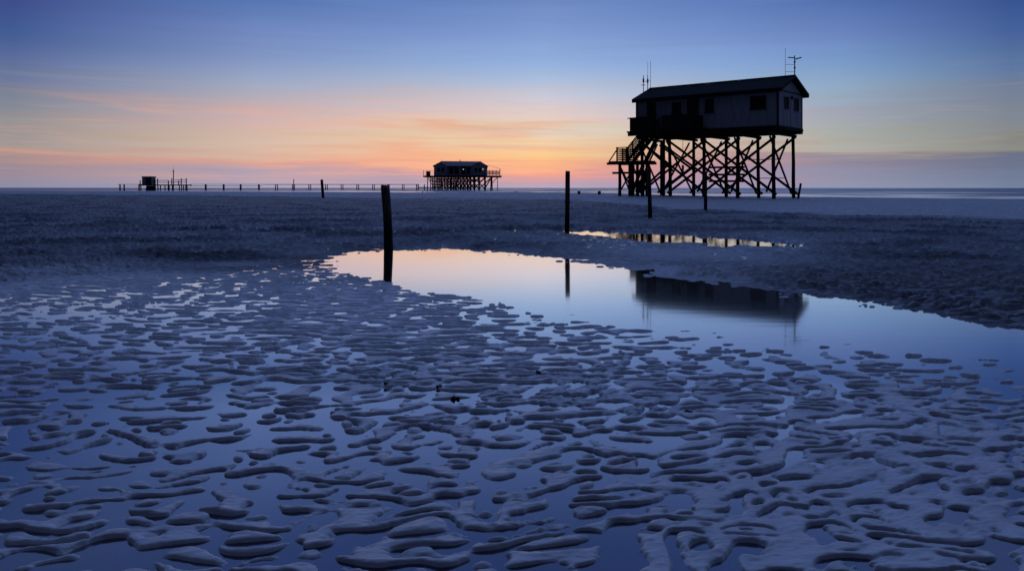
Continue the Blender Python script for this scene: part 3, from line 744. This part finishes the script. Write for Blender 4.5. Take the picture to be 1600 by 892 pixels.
# ------------------------------------------------------------------ marker posts
def post(px, base_y, top_y, wpx, lean_px, label, bend=0.0, mat='post', seed=1, name='wooden_post', cat='post'):
    Y = 1250 * H / (base_y - HZ); s = Y / 1250
    x = ground_at(px, Y); h = (base_y - top_y) * s; r = wpx * s / 2
    m = MB(); n, seg = 22, 26; vs_ = []; fs = []
    lean = lean_px * s
    z0 = -.35
    for k in range(seg + 1):
        q = k / seg; z = z0 + (h - z0) * q; zz = max(z, 0) / h
        cx = -lean * zz + bend * s * math.sin(math.pi * min(1, zz)) ; 
        rr = r * (1.05 - .08 * zz)
        if k == seg: rr *= .93
        for j in range(n):
            a = 2 * math.pi * j / n
            nn = mnoise.noise(Vector((math.cos(a) * 1.3 + seed, math.sin(a) * 1.3, z * 1.2))) * .10 + mnoise.noise(Vector((math.cos(a) * 5 + seed, math.sin(a) * 5, z * 1.5))) * .045
            tz = (mnoise.noise(Vector((math.cos(a) * 2, math.sin(a) * 2, seed))) * .5 * r if k == seg else 0)
            vs_.append((cx + math.cos(a) * rr * (1 + nn), math.sin(a) * rr * (1 + nn), z + tz))
    for k in range(seg):
        for j in range(n):
            i0 = k * n + j; i1 = k * n + (j + 1) % n; fs.append((i0, i1, i1 + n, i0 + n))
    c = len(vs_); vs_.append((-lean, 0, h - .01))
    for j in range(n): fs.append((seg * n + j, seg * n + (j + 1) % n, c))
    fs.append(tuple(range(n - 1, -1, -1)))
    m.add(vs_, fs); o = m.build(name, mat, None, True)
    o.location = (x, Y, 0); tag(o, label, cat, 'marker posts on the flats' if name == 'wooden_post' else None)
    return o, x, Y, h, r
post(607, 391, 290, 13.5, 5.5, 'thickest nearest weathered post, bent, standing in the far edge of the big pool', bend=1.0, seed=2)
o, x, Y, h, r = post(886, 366, 267.5, 7.4, -1.2, 'slim upright post at the left tip of the small narrow pool', seed=5)
b = MB().log((1.2 * Y / 1250 * .45, 0, h * .50), (1.2 * Y / 1250 * .45, 0, h * .535), r * 1.12, r * 1.12, 14, 1).build('band', 'metal', o, True)
post(1016, 344, 262, 6.2, 2.2, 'brownish post on bare sand in front of the stairs of the large stilt cabin', seed=8)
post(1102.5, 331, 268, 5.2, 0.3, 'dark post on bare sand in front of the middle stilts of the large cabin', seed=11)
post(505, 311, 281, 4.2, 2.2, 'thin dark far post leaning left in front of the long footbridge', seed=13, mat='pile')
post(904.5, 307, 299, 4.6, 0, 'short stub of a sawn pile right of the slim upright post', seed=15, mat='pile', name='pile_stub', cat='stub')
post(936.5, 308, 299, 5.0, 0, 'short stub of a sawn pile just left of the large cabin stilts', seed=17, mat='pile', name='pile_stub', cat='stub')

# ------------------------------------------------------------------ far cafe on stilts
DY = 300.0; SC = DY / 1250
def fx(px): return (px - 800) * SC
def fz(py): return H + (HZ - py) * SC
fh = empty('stilt_pavilion', (fx(720), DY, 0))
tag(fh, 'distant grey blue pavilion with terraces and two gables on dense stilts at centre', 'house')
ox = fx(720)
def q(px): return fx(px) - ox
zp = fz(275.5)
MB().box(q(661.5), q(783), -1, 13, zp - .35, zp + .2).build('platform', 'beam', fh)
MB().box(q(781), q(784.8), -1.2, -.8, zp - .05, zp + .15).build('beam_end', 'beam', fh)
MB().box(q(677.6), q(760), 1, 12, zp + .203, fz(260)).build('wall', 'fwall', fh)
def hip(x0, x1, xr0, xr1, y0, y1, z0, z1):
    ym = (y0 + y1) / 2
    return MB().add([(x0, y0, z0), (x1, y0, z0), (x1, y1, z0), (x0, y1, z0), (xr0, ym, z1), (xr1, ym, z1), (x0, y0, z0 - .25), (x1, y0, z0 - .25), (x1, y1, z0 - .25), (x0, y1, z0 - .25)],
                    [(0, 1, 5, 4), (1, 2, 5), (2, 3, 4, 5), (3, 0, 4), (6, 7, 1, 0), (7, 8, 2, 1), (8, 9, 3, 2), (9, 6, 0, 3), (9, 8, 7, 6)])
rf = hip(q(676.3), q(761.5), q(688), q(748.5), .4, 12.6, fz(259.7), fz(251.6)).build('roof', 'froof', fh)
MB().bar((q(676.3), .35, fz(259.9)), (q(761.5), .35, fz(259.9)), .1, .25).build('eaves_trim', 'ftrim', rf)
MB().bar((q(688), 6.5, fz(251.5)), (q(748.5), 6.5, fz(252.0)), .3, .18).build('ridge_trim', 'ftrim', rf)
for (a, b_) in ((q(676.3), q(688)), (q(761.5), q(748.5))):
    MB().bar((a, .3, fz(259.6)), (b_, 6.5, fz(251.4)), .2, .2).build('hip_trim', 'ftrim', rf)
MB().box(q(716.6), q(717.8), 6, 6.5, fz(253), fz(249)).build('chimney', 'metal', rf)
MB().log((q(688), 6.5, fz(252)), (q(688), 6.5, fz(247)), .05, .03, 6, 1).build('aerial', 'metal', rf)
# projecting wings with gables toward the beach
for (a, b_) in ((678.2, 698.5), (736.5, 759.2)):
    xm = (q(a) + q(b_)) / 2; za = fz(260.3); zk = fz(254.6)
    MB().add([(q(a), -.1, zp + .2), (q(b_), -.1, zp + .2), (q(b_), -.1, za), (xm, -.1, zk), (q(a), -.1, za), (q(a), .99, zp + .2), (q(b_), .99, zp + .2), (q(b_), .99, za), (xm, 3.5, zk), (q(a), .99, za)],
             [(0, 1, 2, 3, 4), (0, 5, 6, 1), (1, 6, 7, 2), (4, 9, 5, 0), (2, 7, 8, 3), (3, 8, 9, 4), (5, 9, 8, 7, 6)]).build('gable_wing', 'fwall', fh)
    for s0, s1 in (((q(a) - .3, -.25, za - .1), (xm, -.25, zk + .12)), ((q(b_) + .3, -.25, za - .1), (xm, -.25, zk + .12))):
        MB().bar(s0, s1, .15, .22).build('gable_trim', 'froof', fh)
for (a, b_, c, d) in ((742, 746, 262.5, 268.5), (748.5, 752.5, 262.5, 268.5), (683.5, 687.5, 262.5, 268.5), (690, 694, 262.5, 268.5)):
    w = MB().box(q(a), q(b_), -.2, -.104, fz(d), fz(c)).build('window', 'frame', fh)
    MB().box(q(a) + .15, q(b_) - .15, -.25, -.202, fz(d) + .15, fz(c) - .15).build('pane', 'glass', w)
for (a, b_) in ((702, 708), (710, 716), (721, 727), (729, 734)):
    w = MB().box(q(a), q(b_), .9, .996, fz(272), fz(262)).build('glazed_door', 'frame', fh)
    MB().box(q(a) + .15, q(b_) - .15, .85, .898, fz(271.5), fz(262.5)).build('pane', 'glass', w)
em, nt, N_, Lk_ = newmat('lit_lamp'); e_ = N_.new('ShaderNodeEmission'); e_.inputs[0].default_value = (1, .9, .8, 1); e_.inputs[1].default_value = .75
o_ = N_.new('ShaderNodeOutputMaterial'); Lk_.new(e_.outputs[0], o_.inputs[0])
for (a, y_, yy) in ((723.8, 264.8, .75), (754.6, 264.6, -.35)):
    MB().box(q(a) - .16, q(a) + .16, yy - .1, yy, fz(y_) - .16, fz(y_) + .16).build('wall_lamp', em, fh)
# terraces
m = MB()
for px in (662, 667.5, 672.5): m.bar((q(px), -.9, zp + .2), (q(px), -.9, fz(266.5)), .16, .16)
m.bar((q(661.5), -.9, fz(267.5)), (q(677), -.9, fz(267.5)), .06, .06); m.build('terrace_railing', 'rail', fh)
m = MB()
for px in (765, 770, 775.3, 781): m.bar((q(px), -.9, zp + .2), (q(px), -.9, fz(265.5)), .2, .2)
m.bar((q(761.2), -.9, fz(273)), (q(781), -.9, fz(273)), .08, .12); m.build('terrace_railing', 'rail', fh)
m = MB()
for a, b_ in ((761.5, 764.7), (765.4, 769.6), (770.4, 774.9), (775.8, 780.5)):
    m.box(q(a), q(b_), -.92, -.86, fz(272.8), fz(267))
wg, nt, N_, Lk_ = newmat('windbreak_glass'); g_ = N_.new('ShaderNodeBsdfPrincipled'); g_.inputs['Base Color'].default_value = (.5, .6, .6, 1); g_.inputs['Roughness'].default_value = .2
t_ = N_.new('ShaderNodeBsdfTransparent'); mx_ = N_.new('ShaderNodeMixShader'); mx_.inputs[0].default_value = .45; o_ = N_.new('ShaderNodeOutputMaterial')
Lk_.new(t_.outputs[0], mx_.inputs[1]); Lk_.new(g_.outputs[0], mx_.inputs[2]); Lk_.new(mx_.outputs[0], o_.inputs[0])
m.build('windbreak', wg, fh)
MB().bar((q(759.8), -.5, fz(258.6)), (q(764.8), -.5, fz(258.6)), .3, .12).build('awning_frame', 'rail', fh)
MB().bar((q(764.5), -.6, fz(258.7)), (q(782), -.8, fz(264.2)), .09, .09).build('awning_frame', 'rail', fh)
MB().bar((q(781), -.7, zp + .2), (q(781.3), -.7, fz(264)), .25, .25).build('awning_post', 'rail', fh)
bm_ = MB().log((q(666), .4, fz(271.5)), (q(672), .4, fz(271.5)), .95, .85, 12, 2); o = bm_.build('terrace_cask', 'beam', None, True)
o.location = (ox, DY, 0); tag(o, 'round dark covered bundle on the left terrace of the distant pavilion', 'bundle')
pxs = [668.8, 673.5, 679, 684.5, 690, 695.5, 701, 706, 711.5, 717, 722.5, 728, 733.5, 740, 747.5, 757, 767.5, 777.3]
for i, px in enumerate(pxs):
    for yv in (-.6, 6, 12):
        if px in (668.8, 777.3) and yv > 0: continue
        j = random.uniform(-.25, .25)
        MB().log((q(px) + j, yv, -.6), (q(px), yv, zp - .35), .19 if px < 770 else .14, .17 if px < 770 else .12, 7, 2, .02, px + yv).build('pile', 'pile', fh, True)
cnt = 0
for yv in (-.8, 6.2):
    for i in range(1, len(pxs) - 2):
        MB().log((q(pxs[i]), yv, .7), (q(pxs[min(i + 2, 16)]), yv, zp - .5), .13, .12, 6, 1).build('brace', 'pile', fh, True)
        if i > 1: MB().log((q(pxs[i]), yv + .3, .7), (q(pxs[i - 2]), yv + .3, zp - .5), .13, .12, 6, 1).build('brace', 'pile', fh, True)
MB().log((q(768), -.9, 2.6), (q(777.5), -.9, zp - .4), .13, .13, 6, 1).build('brace', 'pile', fh, True)
MB().box(q(671), q(756), -.95, -.75, fz(282.4), fz(281.6)).build('tie_beam', 'beam', fh)
# stairs in the middle
m = MB(); m.bar((q(712), -2.5, 0), (q(716.5), -1.1, zp + .1), 1.6, .25); m.build('stair', 'beam', fh)

# ------------------------------------------------------------------ footbridge from the left
fbr = empty('footbridge', (fx(480), DY, 0))
tag(fbr, 'long thin timber footbridge on paired posts reaching the distant pavilion', 'footbridge')
oy = fx(480)
def g(px): return fx(px) - oy
MB().box(g(298), g(655), -.06, .06, fz(288.5), fz(287.9)).build('handrail', 'rail', fbr)
MB().box(g(298), g(410), -.5, .5, fz(291.1), fz(290.5)).build('walkway_deck', 'beam', fbr)
MB().box(g(410), g(655), 1.0, 1.12, fz(289.0), fz(288.7)).build('handrail', 'rail', fbr)
for px in (322, 350, 376.5, 405):
    MB().bar((g(px), -.3, -.5), (g(px), -.3, fz(288.3)), .62, .5).build('post', 'pile', fbr)
for px in (432, 458.5, 484, 510, 534.5, 559, 583.5, 607, 630):
    for d in (-1.1, 1.1):
        MB().bar((g(px + d), d * .3, -.5), (g(px + d), d * .3, fz(288.2)), .27, .27).build('post', 'pile', fbr)
for px in (651, 653.5, 663):
    MB().bar((g(px), 0, -.5), (g(px), 0, fz(288.2)), .35, .35).build('post', 'pile', fbr)
MB().box(g(654), g(671), -.3, .3, fz(293.8), fz(292.6)).build('walkway_deck', 'beam', fbr)
o = MB().log((fx(461.2), DY - 2, -.5), (fx(461.2), DY - 2, fz(280)), .17, .15, 8, 2).build('thin_pole', 'pile', None, True)
tag(o, 'thin tall pole rising above the footbridge left of the leaning dark post', 'pole')

# jetty platform at far left
jt = empty('jetty_platform', (fx(250), DY, 0)); oj = fx(250)
tag(jt, 'railed timber jetty platform with many stilts at far left horizon', 'jetty')
def j(px): return fx(px) - oj
MB().box(j(221.5), j(296), -2, 2, fz(290.4), fz(288.6)).build('deck', 'beam', jt)
m = MB()
for px in (222.7, 245, 249.7, 266.5, 271.8, 282.5, 286.5, 294.3):
    top = {222.7: 282.5, 245: 281, 249.7: 279.3, 266.5: 282.5, 271.8: 279, 282.5: 282.5, 286.5: 279, 294.3: 278.8}[px]
    MB().bar((j(px), -1.9, fz(288.6)), (j(px), -1.9, fz(top)), .28, .28).build('railing_post', 'rail', jt)
for (a, b_, zy) in ((241, 267, 282.3), (241, 267, 285.2), (267, 282, 284.8), (276, 295, 281.6), (276, 295, 285)):
    MB().box(j(a), j(b_), -1.95, -1.85, fz(zy) - .09, fz(zy) + .09).build('rail', 'rail', jt)
for px in (223, 245.5, 249.5, 253.5, 260.5, 265.5, 267, 272, 283, 286.5, 289.5, 293, 294.8):
    MB().bar((j(px), -1.5, -.5), (j(px), -1.5, fz(290.4)), .3, .3).build('pile', 'pile', jt)
MB().box(j(183.5), j(221.4), -.1, .1, fz(288.6), fz(288.0)).build('handrail', 'rail', jt)
MB().box(j(188), j(221.4), -.3, .3, fz(291.5), fz(291.1)).build('walkway_deck', 'rail', jt)
for px in (187.5, 194, 217.3):
    MB().bar((j(px), 0, -.5), (j(px), 0, fz(288.3)), .38, .38).build('post', 'pile', jt)
# hut on the jetty
ht = empty('jetty_hut', (fx(233), DY, fz(288.6))); 
tag(ht, 'small dark box shaped hut with flat roof standing on the far left jetty', 'hut')
def hb(a, b_, y0, y1, p0, p1): return MB().box(fx(a) - fx(233), fx(b_) - fx(233), y0, y1, fz(p1) - fz(288.6), fz(p0) - fz(288.6))
hb(225.3, 240, -1.8, 1.8, 276.8, 288.58).build('wall', 'froof', ht)
hb(224.9, 240.5, -2.1, 2.1, 275.9, 276.79).build('roof', 'froof', ht)
hb(231, 240.2, -1.95, -1.803, 277.5, 288.5).build('door', 'frame', ht)
tk = MB().log((fx(235.5), DY, -.4), (fx(235.5), DY, fz(290.5)), 1.9, 1.5, 14, 3); o = tk.build('tank', 'beam', None, True)
tag(o, 'squat dark tank under the hut of the far left jetty', 'tank')
o = MB().log((fx(275), DY - 2.3, -.5), (fx(275), DY - 2.3, fz(267)), .22, .16, 8, 2); o.log((fx(275), DY - 2.3, fz(267)), (fx(275), DY - 2.3, fz(260)), .05, .03, 6, 1)
mo = o.build('mast', 'rail', None, True); tag(mo, 'slender mast with a lamp standing at the far left jetty railing', 'mast')
MB().log((fx(275), DY - 2.3, fz(268.5)), (fx(275), DY - 2.3, fz(266.3)), .3, .25, 8, 1).build('lamp_housing', 'metal', mo, True)

# ------------------------------------------------------------------ odds and ends on the sand
def clump(px, py, wpx, label, seed, mat='weed', name='seaweed_clump', cat='seaweed'):
    Y = 1250 * (H - .015) / (py - HZ); x = ground_at(px, Y); s = Y / 1250 * wpx
    rr = random.Random(seed); m = MB()
    for k in range(16):
        a = rr.uniform(0, 6.28); d = rr.uniform(0, .38) * s; r = rr.uniform(.08, .2) * s
        c = Vector((math.cos(a) * d * 1.3, math.sin(a) * d, rr.uniform(0, .22) * s))
        e = c + Vector((rr.uniform(-1, 1), rr.uniform(-1, 1), rr.uniform(0, .8))) * r * 1.6
        m.log(c, e, r, r * .4, 7, 3, r * .5, k + seed)
    o = m.build(name, mat, None, True); o.location = (x, Y, max(gz(x, Y), 0)); tag(o, label, cat)
clump(711, 619, 13, 'black seaweed clump on the ripples, largest of the near ones', 21)
clump(685, 602.5, 10, 'black seaweed clump up and left of the largest one', 22)
clump(841, 582, 9, 'small black seaweed clump beside the dark worm cast patch', 23)
clump(603, 600, 9, 'small black seaweed clump leftmost on the ripples below the thick post', 24)
clump(1076, 640, 15, 'dark ragged seaweed tuft at a puddle edge right of centre', 25)
for (px, w, s_, lb) in ((660, 3, 41, 'low dark clod on the shore below the left stilts of the pavilion'),
                      (738, 5, 42, 'low dark clod on the shore below the right wing of the pavilion'),
                      (805, 5, 43, 'low dark clod on the shore right of the pavilion')):
    clump(px, 301.6, w, lb, s_, 'stone', 'clod', 'clod')
